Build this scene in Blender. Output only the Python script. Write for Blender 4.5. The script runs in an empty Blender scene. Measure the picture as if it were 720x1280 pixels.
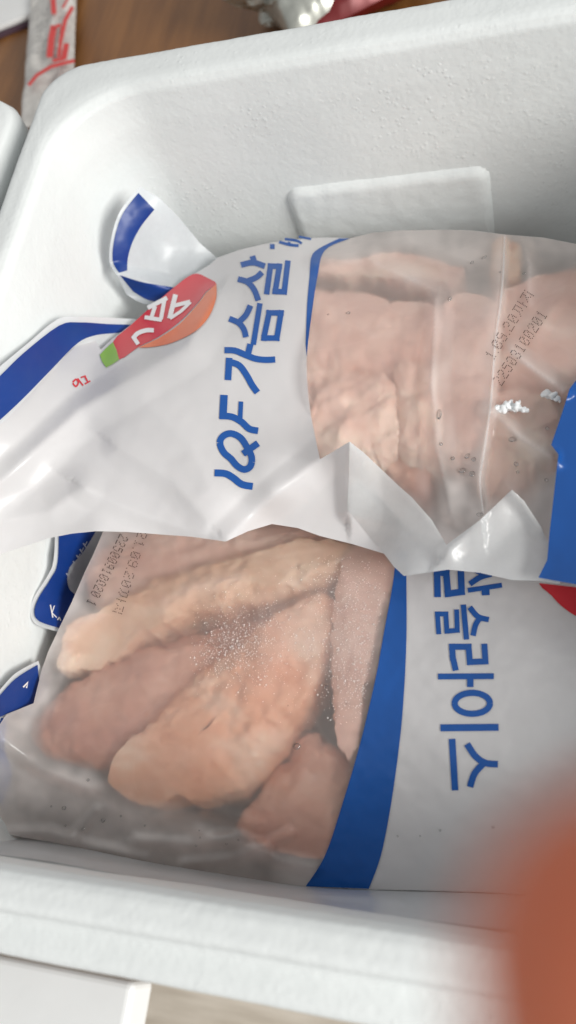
import bpy, bmesh, math, random
import numpy as np
from mathutils import Vector, Matrix, noise
from mathutils.geometry import delaunay_2d_cdt

random.seed(7)
rng = np.random.default_rng(7)
scene = bpy.context.scene
C = scene.collection

# ------------------------------------------------------------------ camera
F_PX = 1050.0                       # focal length in pixels of the 720 x 1280 frame
CX, CY = 360.0, 640.0
CAM_H = 0.33                        # camera height above the rim of the box (rim is z = 0)
def unit(v): return v / np.linalg.norm(v)
_L = unit(np.array([-3300., -20., F_PX]))
_Y = np.array([342., -2330., F_PX]); _Y = unit(_Y - _L * _Y.dot(_L))
_X = -_L
ROT = np.stack([_X, _Y, np.cross(_X, _Y)])      # world = ROT @ (right, down, forward)
EYE = np.array([0., 0., CAM_H])

cam_data = bpy.data.cameras.new('camera')
cam = bpy.data.objects.new('camera', cam_data); C.objects.link(cam)
right, down, fwd = ROT[:, 0], ROT[:, 1], ROT[:, 2]
M = Matrix(((right[0], -down[0], -fwd[0], EYE[0]),
            (right[1], -down[1], -fwd[1], EYE[1]),
            (right[2], -down[2], -fwd[2], EYE[2]), (0, 0, 0, 1)))
cam.matrix_world = M
cam_data.sensor_fit = 'VERTICAL'
cam_data.sensor_height = 36.0; cam_data.sensor_width = 36.0
cam_data.lens = 36.0 * F_PX / 1280.0
cam_data.clip_start = 0.004; cam_data.clip_end = 60
cam_data.dof.use_dof = True
cam_data.dof.focus_distance = 0.50
cam_data.dof.aperture_fstop = 6.0
scene.camera = cam

# ------------------------------------------------------------------ light
world = bpy.data.worlds.new('World'); scene.world = world; world.use_nodes = True
bg = world.node_tree.nodes['Background']
bg.inputs['Color'].default_value = (0.985, 0.99, 0.99, 1)
bg.inputs['Strength'].default_value = 0.55

def area_light(name, loc, target, sx, sy, power, color):
    l = bpy.data.lights.new(name, 'AREA'); l.shape = 'RECTANGLE'
    l.size, l.size_y, l.energy, l.color = sx, sy, power, color
    o = bpy.data.objects.new(name, l); C.objects.link(o)
    o.location = loc
    o.rotation_euler = (Vector(target) - Vector(loc)).to_track_quat('-Z', 'Y').to_euler()
    return o
area_light('window_light', (2.45, -0.75, 1.30), (-0.15, 0.25, -0.1), 1.1, 1.1, 106, (1.0, 0.985, 0.95))

scene.view_settings.view_transform = 'Standard'
scene.view_settings.look = 'None'
scene.view_settings.exposure = 0.0
scene.view_settings.gamma = 1.0
scene.view_settings.use_curve_mapping = False
scene.cycles.use_denoising = True
scene.cycles.transparent_max_bounces = 24
scene.cycles.max_bounces = 12

# ------------------------------------------------------------------ box dimensions (metres)
XL, XR = -0.320, 0.150          # inner faces
YN, YF = -0.006, 0.468
WALL = 0.035
BOX_H = 0.240                   # outer height
FLOOR_IN = -0.212

# ------------------------------------------------------------------ helpers
def at(px, py, z):
    """Points on the planes of height z that show at pixels px, py."""
    px, py, z = np.broadcast_arrays(np.asarray(px, float), np.asarray(py, float), np.asarray(z, float))
    d = np.stack([px - CX, py - CY, np.full(px.shape, F_PX)], -1) @ ROT.T
    t = (z - CAM_H) / d[..., 2]
    return EYE + d * t[..., None], d

def inside_box(px, py, z, m=0.004):
    """Like at(), kept inside the walls of the box."""
    p, d = at(px, py, z)
    for ax, lim, s in ((0, XL + m, 1), (1, YF - m, -1), (1, YN + m, 1)):
        bad = (p[..., ax] - lim) * s < 0
        with np.errstate(divide='ignore', invalid='ignore'):
            t = (lim - EYE[ax]) / d[..., ax]
        q = EYE + d * t[..., None]
        ok = bad & np.isfinite(t) & (t > 0.2) & (q[..., 2] < 0.03) & (q[..., 2] > -0.2)
        p = np.where(ok[..., None], q, p)
    return p

class TPS:
    """Smooth height over the picture plane through given (x, y, z) points, with creases and fine wrinkles."""
    def __init__(self, pts, creases=(), wrinkle=0.0012, wscale=90., seed=0, reg=1e-4):
        P = np.array(pts, float)
        self.c = P[:, :2] / 100.; n = len(P)
        K = self._k(self.c, self.c) + reg * np.eye(n)
        Q = np.hstack([np.ones((n, 1)), self.c])
        A = np.block([[K, Q], [Q.T, np.zeros((3, 3))]])
        self.w = np.linalg.solve(A, np.r_[P[:, 2], np.zeros(3)])
        self.creases = creases; self.wr = wrinkle; self.ws = wscale; self.seed = seed
    @staticmethod
    def _k(a, b):
        r2 = ((a[:, None] - b[None]) ** 2).sum(-1)
        return np.where(r2 > 1e-12, 0.5 * r2 * np.log(np.maximum(r2, 1e-12)), 0)
    def __call__(self, px, py):
        px = np.asarray(px, float).ravel(); py = np.asarray(py, float).ravel()
        q = np.stack([px, py], -1) / 100.
        z = self._k(q, self.c) @ self.w[:-3] + np.hstack([np.ones((len(q), 1)), q]) @ self.w[-3:]
        for line, amp, w1, w2 in self.creases:
            d = signed_dist(px, py, line); dd = np.sqrt(d[1] ** 2 + 9.0) - 3.0
            z = z + amp * np.maximum(0, 1 - np.where(d[0] > 0, dd / w1, dd / w2)) ** 1.35
        if self.wr:
            z = z + self.wr * np.array([noise.fractal(Vector((x / self.ws, y / self.ws, self.seed * 7.3)), 0.8, 2.1, 4)
                                        for x, y in zip(px, py)])
        return z

def signed_dist(px, py, line):
    best = np.full(px.shape, 1e9); side = np.ones(px.shape)
    L = np.array(line, float)
    for a, b in zip(L[:-1], L[1:]):
        v = b - a; l2 = v @ v
        t = np.clip(((px - a[0]) * v[0] + (py - a[1]) * v[1]) / l2, 0, 1)
        dx, dy = px - a[0] - t * v[0], py - a[1] - t * v[1]
        d = np.hypot(dx, dy); s = np.sign(v[0] * dy - v[1] * dx)
        m = d < best
        best = np.where(m, d, best); side = np.where(m, s, side)
    return side, best

def resample(poly, step, closed=True):
    P = np.array(poly, float); out = []
    n = len(P)
    for i in range(n if closed else n - 1):
        a, b = P[i], P[(i + 1) % n]
        k = max(1, int(np.ceil(np.linalg.norm(b - a) / step)))
        for j in range(k): out.append(a + (b - a) * j / k)
    if not closed: out.append(P[-1])
    return np.array(out)

def smooth(poly, n=5, closed=False):
    """Catmull-Rom curve through the points."""
    P = [np.array(p, float) for p in poly]; m = len(P); out = []
    for i in range(m if closed else m - 1):
        if closed: a, b, c, d = P[(i - 1) % m], P[i], P[(i + 1) % m], P[(i + 2) % m]
        else: a, b, c, d = P[max(i - 1, 0)], P[i], P[i + 1], P[min(i + 2, m - 1)]
        for j in range(n):
            t = j / n
            out.append(0.5 * (2 * b + (c - a) * t + (2 * a - 5 * b + 4 * c - d) * t * t + (3 * b - a - 3 * c + d) * t ** 3))
    if not closed: out.append(P[-1])
    return [tuple(p) for p in out]

def in_poly(px, py, poly):
    P = np.array(poly, float); c = np.zeros(px.shape, bool)
    x1, y1 = P[:, 0], P[:, 1]; x2, y2 = np.roll(x1, -1), np.roll(y1, -1)
    for a, b, e, f in zip(x1, y1, x2, y2):
        if b == f: continue
        c ^= ((b > py) != (f > py)) & (px < (e - a) * (py - b) / (f - b) + a)
    return c

def tri_region(polys, step):
    """Triangles that fill the union of the polygons, with inner points every `step` pixels."""
    V, Fc = [], []
    for p in polys:
        r = resample(p, step); k = len(V)
        V += [tuple(q) for q in r]; Fc.append(list(range(k, k + len(r))))
    A = np.array(V)
    x0, y0 = A.min(0); x1, y1 = A.max(0)
    gx, gy = np.meshgrid(np.arange(x0, x1, step), np.arange(y0, y1, step * 0.87))
    gx = gx + (np.arange(gx.shape[0]) % 2)[:, None] * step * 0.5
    gx, gy = gx.ravel(), gy.ravel()
    keep = np.zeros(gx.shape, bool); near = np.zeros(gx.shape, bool)
    for p in polys:
        keep |= in_poly(gx, gy, p)
        _, d = signed_dist(gx, gy, list(p) + [p[0]]); near |= d < step * 0.4
    for x, y in zip(gx[keep & ~near], gy[keep & ~near]): V.append((x, y))
    vs, _, fs, *_ = delaunay_2d_cdt([Vector(v) for v in V], [], Fc, 1, 1e-4)
    vs = np.array([(v.x, v.y) for v in vs]); fs = [tuple(f) for f in fs]
    c = np.array([vs[list(f)].mean(0) for f in fs]); ok = np.zeros(len(fs), bool)
    for p in polys: ok |= in_poly(c[:, 0], c[:, 1], p)
    return vs, [f for f, k in zip(fs, ok) if k]

def link(name, verts, faces, mat, parent=None, smooth_shade=True):
    me = bpy.data.meshes.new(name)
    me.from_pydata([tuple(map(float, v)) for v in verts], [], faces); me.update()
    if smooth_shade:
        me.polygons.foreach_set('use_smooth', [True] * len(me.polygons))
    o = bpy.data.objects.new(name, me); C.objects.link(o)
    if mat: me.materials.append(mat)
    if parent: o.parent = parent
    return o

def thing(name, label, cat, group=None, loc=(0, 0, 0)):
    o = bpy.data.objects.new(name, None); C.objects.link(o); o.location = loc
    o.empty_display_size = 0.05
    tag(o, label, cat, group); return o
def tag(o, label, cat, group=None):
    o['label'] = label; o['category'] = cat
    if group: o['group'] = group
def structure(o, kind='structure'): o['kind'] = kind; return o

def face_up(vs, fs, pts):
    out = []
    for f in fs:
        a, b, c = (pts[i] for i in f[:3])
        out.append(f if np.dot(np.cross(b - a, c - a), EYE - a) > 0 else tuple(reversed(f)))
    return out

def sheet(name, polys, surf, mat, parent, step=4.0, dz=0.0, clamp=True):
    """A piece of film that follows a surface."""
    vs, fs = tri_region(polys, step)
    z = surf(vs[:, 0], vs[:, 1]) + dz
    p = inside_box(vs[:, 0], vs[:, 1], z, 0.004 + dz * 0) if clamp else at(vs[:, 0], vs[:, 1], z)[0]
    if clamp and dz:                       # keep prints proud of the film where both touch a wall
        d = EYE - p; p = p + d / np.linalg.norm(d, axis=1)[:, None] * dz * 0.8
    return link(name, p, face_up(vs, fs, p), mat, parent)

def stroke(line, w, round_n=0):
    """Polygon of a pen stroke with square ends."""
    P = np.array(line, float); n = len(P); lft, rgt = [], []
    for i in range(n):
        t = P[min(i + 1, n - 1)] - P[max(i - 1, 0)]; t = t / np.linalg.norm(t)
        nn = np.array([-t[1], t[0]])
        k = 1.0
        if 0 < i < n - 1:
            t1 = unit(P[i] - P[i - 1]); k = 1.0 / max(0.6, abs(t1 @ t))
        lft.append(tuple(P[i] + nn * w / 2 * k)); rgt.append(tuple(P[i] - nn * w / 2 * k))
    return lft + rgt[::-1]

# ------------------------------------------------------------------ materials
def new_mat(name):
    m = bpy.data.materials.new(name); m.use_nodes = True
    nt = m.node_tree; return m, nt, nt.nodes['Principled BSDF'], nt.nodes['Material Output']
def node(nt, t, **kw):
    n = nt.nodes.new(t)
    for k, v in kw.items():
        if k in n.inputs: n.inputs[k].default_value = v
        else: setattr(n, k, v)
    return n
def coords(nt): return nt.nodes.new('ShaderNodeTexCoord').outputs['Object']
def noise_tex(nt, vec, scale, detail=4, rough=0.55):
    n = node(nt, 'ShaderNodeTexNoise'); n.inputs['Scale'].default_value = scale
    n.inputs['Detail'].default_value = detail; n.inputs['Roughness'].default_value = rough
    nt.links.new(vec, n.inputs['Vector']); return n.outputs['Fac']
def ramp(nt, fac, stops):
    r = node(nt, 'ShaderNodeValToRGB'); e = r.color_ramp.elements
    while len(e) < len(stops): e.new(0.5)
    for el, (p, c) in zip(e, stops): el.position = p; el.color = (*c, 1) if len(c) == 3 else c
    nt.links.new(fac, r.inputs['Fac']); return r.outputs['Color']
def bump(nt, height, dist, strength=1.0, normal=None):
    b = node(nt, 'ShaderNodeBump'); b.inputs['Distance'].default_value = dist
    b.inputs['Strength'].default_value = strength
    nt.links.new(height, b.inputs['Height'])
    if normal: nt.links.new(normal, b.inputs['Normal'])
    return b.outputs['Normal']

def mat_foam():
    m, nt, b, o = new_mat('styrofoam'); v = coords(nt)
    vo = node(nt, 'ShaderNodeTexVoronoi'); vo.inputs['Scale'].default_value = 330
    vo.feature = 'SMOOTH_F1'
    nt.links.new(v, vo.inputs['Vector'])
    n1 = bump(nt, vo.outputs['Distance'], 0.0006, 0.26)
    n2 = bump(nt, noise_tex(nt, v, 45, 5), 0.002, 0.10, n1)
    # single beads standing proud here and there
    vo2 = node(nt, 'ShaderNodeTexVoronoi'); vo2.inputs['Scale'].default_value = 300
    nt.links.new(v, vo2.inputs['Vector'])
    fl = ramp(nt, vo2.outputs['Distance'], [(0.0, (1, 1, 1)), (0.45, (0, 0, 0))])
    sel = ramp(nt, vo2.outputs['Color'], [(0.66, (0, 0, 0)), (0.72, (1, 1, 1))])
    mu = node(nt, 'ShaderNodeMath', operation='MULTIPLY'); nt.links.new(fl, mu.inputs[0]); nt.links.new(sel, mu.inputs[1])
    pat = ramp(nt, noise_tex(nt, v, 9, 4), [(0.42, (0.05, 0.05, 0.05)), (0.62, (1, 1, 1))])
    mu2 = node(nt, 'ShaderNodeMath', operation='MULTIPLY'); nt.links.new(mu.outputs[0], mu2.inputs[0]); nt.links.new(pat, mu2.inputs[1])
    sc_ = ramp(nt, noise_tex(nt, v, 28, 7, 0.7), [(0.56, (0, 0, 0)), (0.68, (1, 1, 1))])      # scuffs and dents
    n3 = bump(nt, mu2.outputs[0], 0.0007, 0.42, bump(nt, sc_, 0.0008, 0.14, n2))
    nt.links.new(n3, b.inputs['Normal'])
    col = ramp(nt, noise_tex(nt, v, 12, 6), [(0.3, (0.70, 0.725, 0.72)), (0.7, (0.755, 0.78, 0.775))])
    nt.links.new(col, b.inputs['Base Color'])
    b.inputs['Roughness'].default_value = 0.55
    b.inputs['Specular IOR Level'].default_value = 0.3
    return m

def mat_film(name, haze, tint=(0.86, 0.86, 0.88), rough=0.2, streak=0.12, blur=0.0, fog_glints=0.0, vein=0.0):
    """Thin polythene: mostly see-through, a milky haze and a soft sheen."""
    m, nt, b, o = new_mat(name); nt.nodes.remove(b); v = coords(nt); L = nt.links.new
    tr = node(nt, 'ShaderNodeBsdfTransparent'); tr.inputs['Color'].default_value = (1, 1, 1, 1)
    df = node(nt, 'ShaderNodeBsdfDiffuse'); df.inputs['Color'].default_value = (*tint, 1)
    tl = node(nt, 'ShaderNodeBsdfTranslucent'); tl.inputs['Color'].default_value = (*tint, 1)
    mk = node(nt, 'ShaderNodeMixShader'); mk.inputs[0].default_value = 0.45
    L(df.outputs[0], mk.inputs[1]); L(tl.outputs[0], mk.inputs[2])
    mix = node(nt, 'ShaderNodeMixShader')
    fac = ramp(nt, noise_tex(nt, v, 38, 5, 0.6), [(0.3, (haze - streak,) * 3), (0.7, (haze + streak,) * 3)])
    lf = node(nt, 'ShaderNodeLayerWeight'); lf.inputs['Blend'].default_value = 0.5
    pw = node(nt, 'ShaderNodeMath', operation='POWER'); L(lf.outputs['Facing'], pw.inputs[0]); pw.inputs[1].default_value = 2.2
    ad = node(nt, 'ShaderNodeMath', operation='MULTIPLY_ADD'); ad.use_clamp = True
    L(pw.outputs[0], ad.inputs[0]); ad.inputs[1].default_value = 0.5; L(fac, ad.inputs[2]); fac = ad.outputs[0]
    nf = node(nt, 'ShaderNodeTexNoise'); nf.inputs['Scale'].default_value = 16; nf.inputs['Detail'].default_value = 3; nf.inputs['Distortion'].default_value = 0.6
    L(v, nf.inputs['Vector'])
    ve = ramp(nt, nf.outputs['Fac'], [(0.485, (0, 0, 0)), (0.50, (1, 1, 1)), (0.53, (0, 0, 0))])
    va = node(nt, 'ShaderNodeMath', operation='MULTIPLY_ADD'); va.use_clamp = True
    L(ve, va.inputs[0]); va.inputs[1].default_value = vein; L(fac, va.inputs[2]); fac = va.outputs[0]
    if fog_glints:                                # breath-like misting where the film hangs free, plus painted crease glints
        at_ = node(nt, 'ShaderNodeAttribute', attribute_name='fog_glints')
        a2 = node(nt, 'ShaderNodeMath', operation='MULTIPLY_ADD'); a2.use_clamp = True
        L(at_.outputs['Fac'], a2.inputs[0]); a2.inputs[1].default_value = fog_glints; L(fac, a2.inputs[2]); fac = a2.outputs[0]
    rf = node(nt, 'ShaderNodeBsdfRefraction'); rf.inputs['IOR'].default_value = 1.22; rf.inputs['Roughness'].default_value = 0.5
    rf.inputs['Color'].default_value = (1, 1, 1, 1)
    mt = node(nt, 'ShaderNodeMixShader'); mt.inputs[0].default_value = blur
    L(tr.outputs[0], mt.inputs[1]); L(rf.outputs[0], mt.inputs[2])
    L(fac, mix.inputs[0]); L(mt.outputs[0], mix.inputs[1]); L(mk.outputs[0], mix.inputs[2])
    nrm = bump(nt, noise_tex(nt, v, 45, 4, 0.5), 0.003, 0.3)
    gl = node(nt, 'ShaderNodeBsdfGlossy'); gl.inputs['Roughness'].default_value = rough
    L(nrm, gl.inputs['Normal'])
    # thin sheet: the same reflectance from either side (4 % rising towards grazing angles)
    lg_ = node(nt, 'ShaderNodeLayerWeight'); lg_.inputs['Blend'].default_value = 0.5; L(nrm, lg_.inputs['Normal'])
    p5 = node(nt, 'ShaderNodeMath', operation='POWER'); L(lg_.outputs['Facing'], p5.inputs[0]); p5.inputs[1].default_value = 5.0
    lw = node(nt, 'ShaderNodeMath', operation='MULTIPLY_ADD'); L(p5.outputs[0], lw.inputs[0]); lw.inputs[1].default_value = 0.75; lw.inputs[2].default_value = 0.045
    m2 = node(nt, 'ShaderNodeMixShader'); L(lw.outputs[0], m2.inputs[0])
    L(mix.outputs[0], m2.inputs[1]); L(gl.outputs[0], m2.inputs[2])
    L(m2.outputs[0], o.inputs['Surface'])
    return m

def mat_print(name, color, rough=0.33, transl=0.0, var=0.06):
    m, nt, b, o = new_mat(name); v = coords(nt); L = nt.links.new
    c = np.array(color)
    col = ramp(nt, noise_tex(nt, v, 14, 4), [(0.3, tuple(c * (1 - var))), (0.7, tuple(np.minimum(1, c * (1 + var))))])
    L(col, b.inputs['Base Color']); b.inputs['Roughness'].default_value = rough
    L(bump(nt, noise_tex(nt, v, 60, 4), 0.0012, 0.1), b.inputs['Normal'])
    if transl:
        tl = node(nt, 'ShaderNodeBsdfTranslucent'); L(col, tl.inputs['Color'])
        mx = node(nt, 'ShaderNodeMixShader'); mx.inputs[0].default_value = transl
        L(b.outputs[0], mx.inputs[1]); L(tl.outputs[0], mx.inputs[2]); L(mx.outputs[0], o.inputs['Surface'])
    return m

def mat_meat(name, c_low, c_mid, c_high, seed):
    m, nt, b, o = new_mat(name); L = nt.links.new
    mp = node(nt, 'ShaderNodeMapping'); mp.inputs['Location'].default_value = (seed, seed * 2, 0)
    mp.inputs['Scale'].default_value = (1.0, 1.6, 1.0); L(coords(nt), mp.inputs['Vector']); v = mp.outputs[0]
    col = ramp(nt, noise_tex(nt, v, 20, 8, 0.66), [(0.32, c_low), (0.5, c_mid), (0.66, c_high)])
    L(col, b.inputs['Base Color']); b.inputs['Roughness'].default_value = 0.42
    b.inputs['Subsurface Weight'].default_value = 0.25
    b.inputs['Subsurface Radius'].default_value = (0.006, 0.003, 0.002)
    b.inputs['Subsurface Scale'].default_value = 1.0
    n1 = bump(nt, noise_tex(nt, v, 55, 6, 0.65), 0.005, 0.45)
    L(bump(nt, noise_tex(nt, v, 350, 4), 0.0008, 0.4, n1), b.inputs['Normal'])
    return m

def mat_plain(name, color, rough=0.5, metal=0.0, var=0.12, scale=20, bumpd=0.0):
    m, nt, b, o = new_mat(name); v = coords(nt); c = np.array(color)
    col = ramp(nt, noise_tex(nt, v, scale, 5), [(0.3, tuple(c * (1 - var))), (0.7, tuple(np.minimum(1, c * (1 + var))))])
    nt.links.new(col, b.inputs['Base Color'])
    b.inputs['Roughness'].default_value = rough; b.inputs['Metallic'].default_value = metal
    if bumpd: nt.links.new(bump(nt, noise_tex(nt, v, scale * 6, 4), bumpd, 0.5), b.inputs['Normal'])
    return m

def mat_wood(name, dark, light, scale=(3, 30, 30), rough=0.45):
    m, nt, b, o = new_mat(name); L = nt.links.new
    mp = node(nt, 'ShaderNodeMapping'); mp.inputs['Scale'].default_value = scale
    L(coords(nt), mp.inputs['Vector'])
    f = noise_tex(nt, mp.outputs[0], 2.2, 8, 0.62)
    L(ramp(nt, f, [(0.3, dark), (0.72, light)]), b.inputs['Base Color'])
    L(bump(nt, f, 0.001, 0.3), b.inputs['Normal']); b.inputs['Roughness'].default_value = rough
    return m

FOAM = mat_foam()
CLEAR = mat_film('clear_film', 0.18, (0.97, 0.91, 0.88), 0.15, 0.05, 0.45, 0.72, 0.03)
DOUBLE = mat_film('doubled_film', 0.22, (0.95, 0.91, 0.89), 0.25, 0.07)
EDGE = mat_film('film_edge', 0.5, (0.86, 0.85, 0.85), 0.25, 0.08)
FROSTED = mat_film('frosted_film', 0.80, (0.84, 0.86, 0.87), 0.3, 0.08)
UNDER = mat_film('back_film', 0.85, (0.9, 0.88, 0.87), 0.35, 0.08)
WHITE = mat_print('white_print', (0.765, 0.75, 0.755), 0.32, 0.22, 0.03)
FLAP = mat_film('flap_film', 0.62, (0.84, 0.88, 0.92), 0.4, 0.06)
HEM = mat_film('hem_film', 0.86, (0.86, 0.88, 0.9), 0.3, 0.05)
BLUE = mat_print('blue_print', (0.005, 0.082, 0.34), 0.3)
DEEPBLUE = mat_print('deep_blue_print', (0.004, 0.038, 0.22), 0.42)
RED = mat_print('red_print', (0.62, 0.03, 0.045), 0.3)
ORANGE = mat_print('orange_print', (0.78, 0.19, 0.07), 0.3)
GREEN = mat_print('green_print', (0.24, 0.45, 0.06), 0.3)
LETTERWHITE = mat_print('white_lettering', (0.82, 0.8, 0.8), 0.35)
INK = mat_plain('ink', (0.055, 0.04, 0.04), 0.5)

# ------------------------------------------------------------------ setting: table, floor
def grid_box(name, x0, x1, y0, y1, z0, z1, mat, parent=None, bev=0.004, seg=2):
    bm = bmesh.new(); bmesh.ops.create_cube(bm, size=1)
    for v in bm.verts:
        v.co = Vector((x0 + (v.co.x + .5) * (x1 - x0), y0 + (v.co.y + .5) * (y1 - y0), z0 + (v.co.z + .5) * (z1 - z0)))
    if bev: bmesh.ops.bevel(bm, geom=bm.edges[:], offset=bev, segments=seg, affect='EDGES', profile=0.5)
    me = bpy.data.meshes.new(name); bm.to_mesh(me); bm.free()
    me.materials.append(mat); o = bpy.data.objects.new(name, me); C.objects.link(o)
    if parent: o.parent = parent
    return o

WOOD = mat_wood('brown_wood', (0.155, 0.060, 0.014), (0.27, 0.115, 0.030), (25, 2.2, 25), 0.4)
TABLE_Z = -BOX_H
table = thing('wooden_table', 'brown wooden table under the white foam boxes', 'table')
grid_box('table_top', -1.3, 0.75, -0.035, 1.75, TABLE_Z - 0.035, TABLE_Z, WOOD, table)
for lx, ly in ((-1.22, 0.05), (0.67, 0.05), (-1.22, 1.67), (0.67, 1.67)):
    grid_box('leg', lx - .03, lx + .03, ly - .03, ly + .03, -0.96, TABLE_Z - 0.0352, WOOD, table)

PLANK = mat_wood('pale_floor_wood', (0.50, 0.44, 0.36), (0.78, 0.72, 0.63), (3, 28, 28), 0.4)
SUB = mat_plain('floor_joint', (0.12, 0.1, 0.08), 0.8)
floor = structure(grid_box('floor', -2.6, 2.6, -2.4, 2.8, -1.0, -0.972, SUB, None, 0))
plank0 = None
for r in range(-7, 9):
    off = (r * 0.37) % 0.9
    for k in range(-2, 3):
        x0 = k * 0.9 + off - 0.2
        if plank0 is None:
            plank0 = grid_box('plank', -0.448, 0.448, -0.0585, 0.0585, -0.006, 0.006, PLANK, floor, 0.0012, 1); p = plank0
        else:
            p = plank0.copy(); C.objects.link(p); p.parent = floor
        p.location = (x0 + 0.45, r * 0.12 - 0.2, -0.966)

# ------------------------------------------------------------------ the white styrofoam box
def rr_ring(x0, x1, y0, y1, r, n_side, n_arc):
    pts = []
    cs = [(x1 - r, y0 + r, -90), (x1 - r, y1 - r, 0), (x0 + r, y1 - r, 90), (x0 + r, y0 + r, 180)]
    corners = []
    for cx, cy, a0 in cs:
        corners.append([(cx + r * math.cos(math.radians(a0 + 90 * i / n_arc)), cy + r * math.sin(math.radians(a0 + 90 * i / n_arc))) for i in range(n_arc + 1)])
    for i in range(4):
        pts += corners[i]
        a, b = corners[i][-1], corners[(i + 1) % 4][0]
        for j in range(1, n_side): pts.append((a[0] + (b[0] - a[0]) * j / n_side, a[1] + (b[1] - a[1]) * j / n_side))
    return pts

def foam_shell(name, profile, mat, parent=None, n_side=170, n_arc=26, amp=0.0003):
    """profile: rows of (x0, x1, y0, y1, radius, z); first row and last row are capped."""
    rings = []
    for x0, x1, y0, y1, r, z in profile:
        rings.append([(x, y, z) for x, y in rr_ring(x0, x1, y0, y1, r, n_side, n_arc)])
    n = len(rings[0]); V = [Vector(p) for rg in rings for p in rg]; Fc = []
    for i in range(len(rings) - 1):
        for j in range(n):
            k = (j + 1) % n
            Fc.append((i * n + j, i * n + k, (i + 1) * n + k, (i + 1) * n + j))
    Fc.append(tuple(reversed(range(n)))); Fc.append(tuple(range((len(rings) - 1) * n, len(rings) * n)))
    me = bpy.data.meshes.new(name); me.from_pydata(V, [], Fc); me.update()
    if amp:
        N = [v.normal.copy() for v in me.vertices]
        for v, nn in zip(me.vertices, N):
            p = v.co
            d = noise.voronoi(p * 210)[0]
            v.co = p + nn * (amp * (0.55 - d[0]) + 0.0005 * noise.noise(p * 22))
    me.polygons.foreach_set('use_smooth', [True] * len(me.polygons))
    me.materials.append(mat); o = bpy.data.objects.new(name, me); C.objects.link(o)
    if parent: o.parent = parent
    return o

def rows(a, b, n):   # interpolate between two profile rows
    return [tuple(p + (q - p) * i / n for p, q in zip(a, b)) for i in range(n)]
RIM_EXTRA = 0.014
def prow(inset, r, z, dr=0.0):
    """inset measured from the outer wall"""
    e = RIM_EXTRA if inset < 0.025 else 0.0          # the far and left rims are broader
    return (XL - WALL - e * 0.3 + inset, XR + WALL - inset, YN - WALL + inset, YF + WALL + e - inset, r, z)
K = [prow(0.004, 0.03, -BOX_H), prow(0.0, 0.034, -BOX_H + 0.005), prow(0, 0.034, -0.026),
     prow(0.0012, 0.033, -0.0185), prow(0.005, 0.03, -0.0165), prow(0.0150, 0.028, -0.0150), prow(0.0168, 0.028, -0.0120),
     prow(0.0172, 0.029, -0.004), prow(0.0192, 0.029, -0.0008), prow(0.0215, 0.031, 0.0), prow(0.0290, 0.048, -0.0002),
     prow(0.0325, 0.054, -0.0018), prow(0.0352, 0.057, -0.0065), prow(0.0365, 0.054, -0.03), prow(0.0378, 0.028, -0.190),
     prow(0.044, 0.026, -0.206), prow(0.058, 0.02, FLOOR_IN)]
cnt = [1, 8, 2, 2, 5, 2, 4, 2, 2, 4, 3, 4, 11, 66, 4, 4]
prof = []
for a, b, n in zip(K[:-1], K[1:], cnt): prof += rows(a, b, n)
prof.append(K[-1])
box = thing('styrofoam_box', 'large open white styrofoam box holding two bags of chicken', 'foam box')
foam_shell('shell', prof, FOAM, box)

# the raised moulded panel on the far inner wall
def panel():
    x0, x1, zt, zb = -0.193, -0.043, -0.099, -0.19
    y = lambda z: YF - 0.0015 - 0.0013 * (-0.03 - z) / 0.16
    nx, nz = 60, 40; t = 0.0065; r = 0.012
    V, Fc = [], []
    for i in range(nz + 1):
        for j in range(nx + 1):
            u, w = j / nx, i / nz
            x = x0 + (x1 - x0) * u; z = zb + (zt - zb) * w
            dx = min(u, 1 - u) * (x1 - x0); dz = (1 - w) * (zt - zb)
            if dx < r and dz < r: d = r - math.hypot(r - dx, r - dz)
            else: d = min(dx, dz)
            h = t * max(0.0, min(1.0, d / 0.006)) ** 0.6 if d > 0 else 0
            p = Vector((x, y(z) - h + 0.002, z))
            p.y += 0.0005 * noise.noise(p * 120)
            V.append(p)
    for i in range(nz):
        for j in range(nx):
            a = i * (nx + 1) + j; Fc.append((a, a + 1, a + nx + 2, a + nx + 1))
    return link('moulded_panel', V, Fc, FOAM, box)
panel()

# second closed foam box on the left
X2 = XL - WALL - RIM_EXTRA * 0.3 - 0.003
def prow2(i, r, z): return (X2 - 0.44 + i, X2 - i, YN - WALL + 0.0 + i, YF + WALL - 0.012 - i, r, z)
box2 = thing('closed_styrofoam_box', 'closed white styrofoam box at the left edge beside the open box', 'foam box')
P2 = [prow2(0.004, .03, -BOX_H), prow2(0, .034, -BOX_H + .004), prow2(0, .034, -0.046), prow2(0.004, .034, -0.0425)]
pr = []
for a, b, n in zip(P2[:-1], P2[1:], (1, 6, 2)): pr += rows(a, b, n)
foam_shell('body', pr + [P2[-1]], FOAM, box2, 60, 10)
P3 = [prow2(0.004, .034, -0.042), prow2(0, .034, -0.038), prow2(0, .034, -0.014), prow2(0.003, .034, -0.0065), prow2(0.012, .03, -0.004), prow2(0.06, .02, -0.003)]
pr = []
for a, b, n in zip(P3[:-1], P3[1:], (2, 5, 3, 3, 8)): pr += rows(a, b, n)
foam_shell('lid', pr + [P3[-1]], FOAM, box2, 90, 14)

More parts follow.
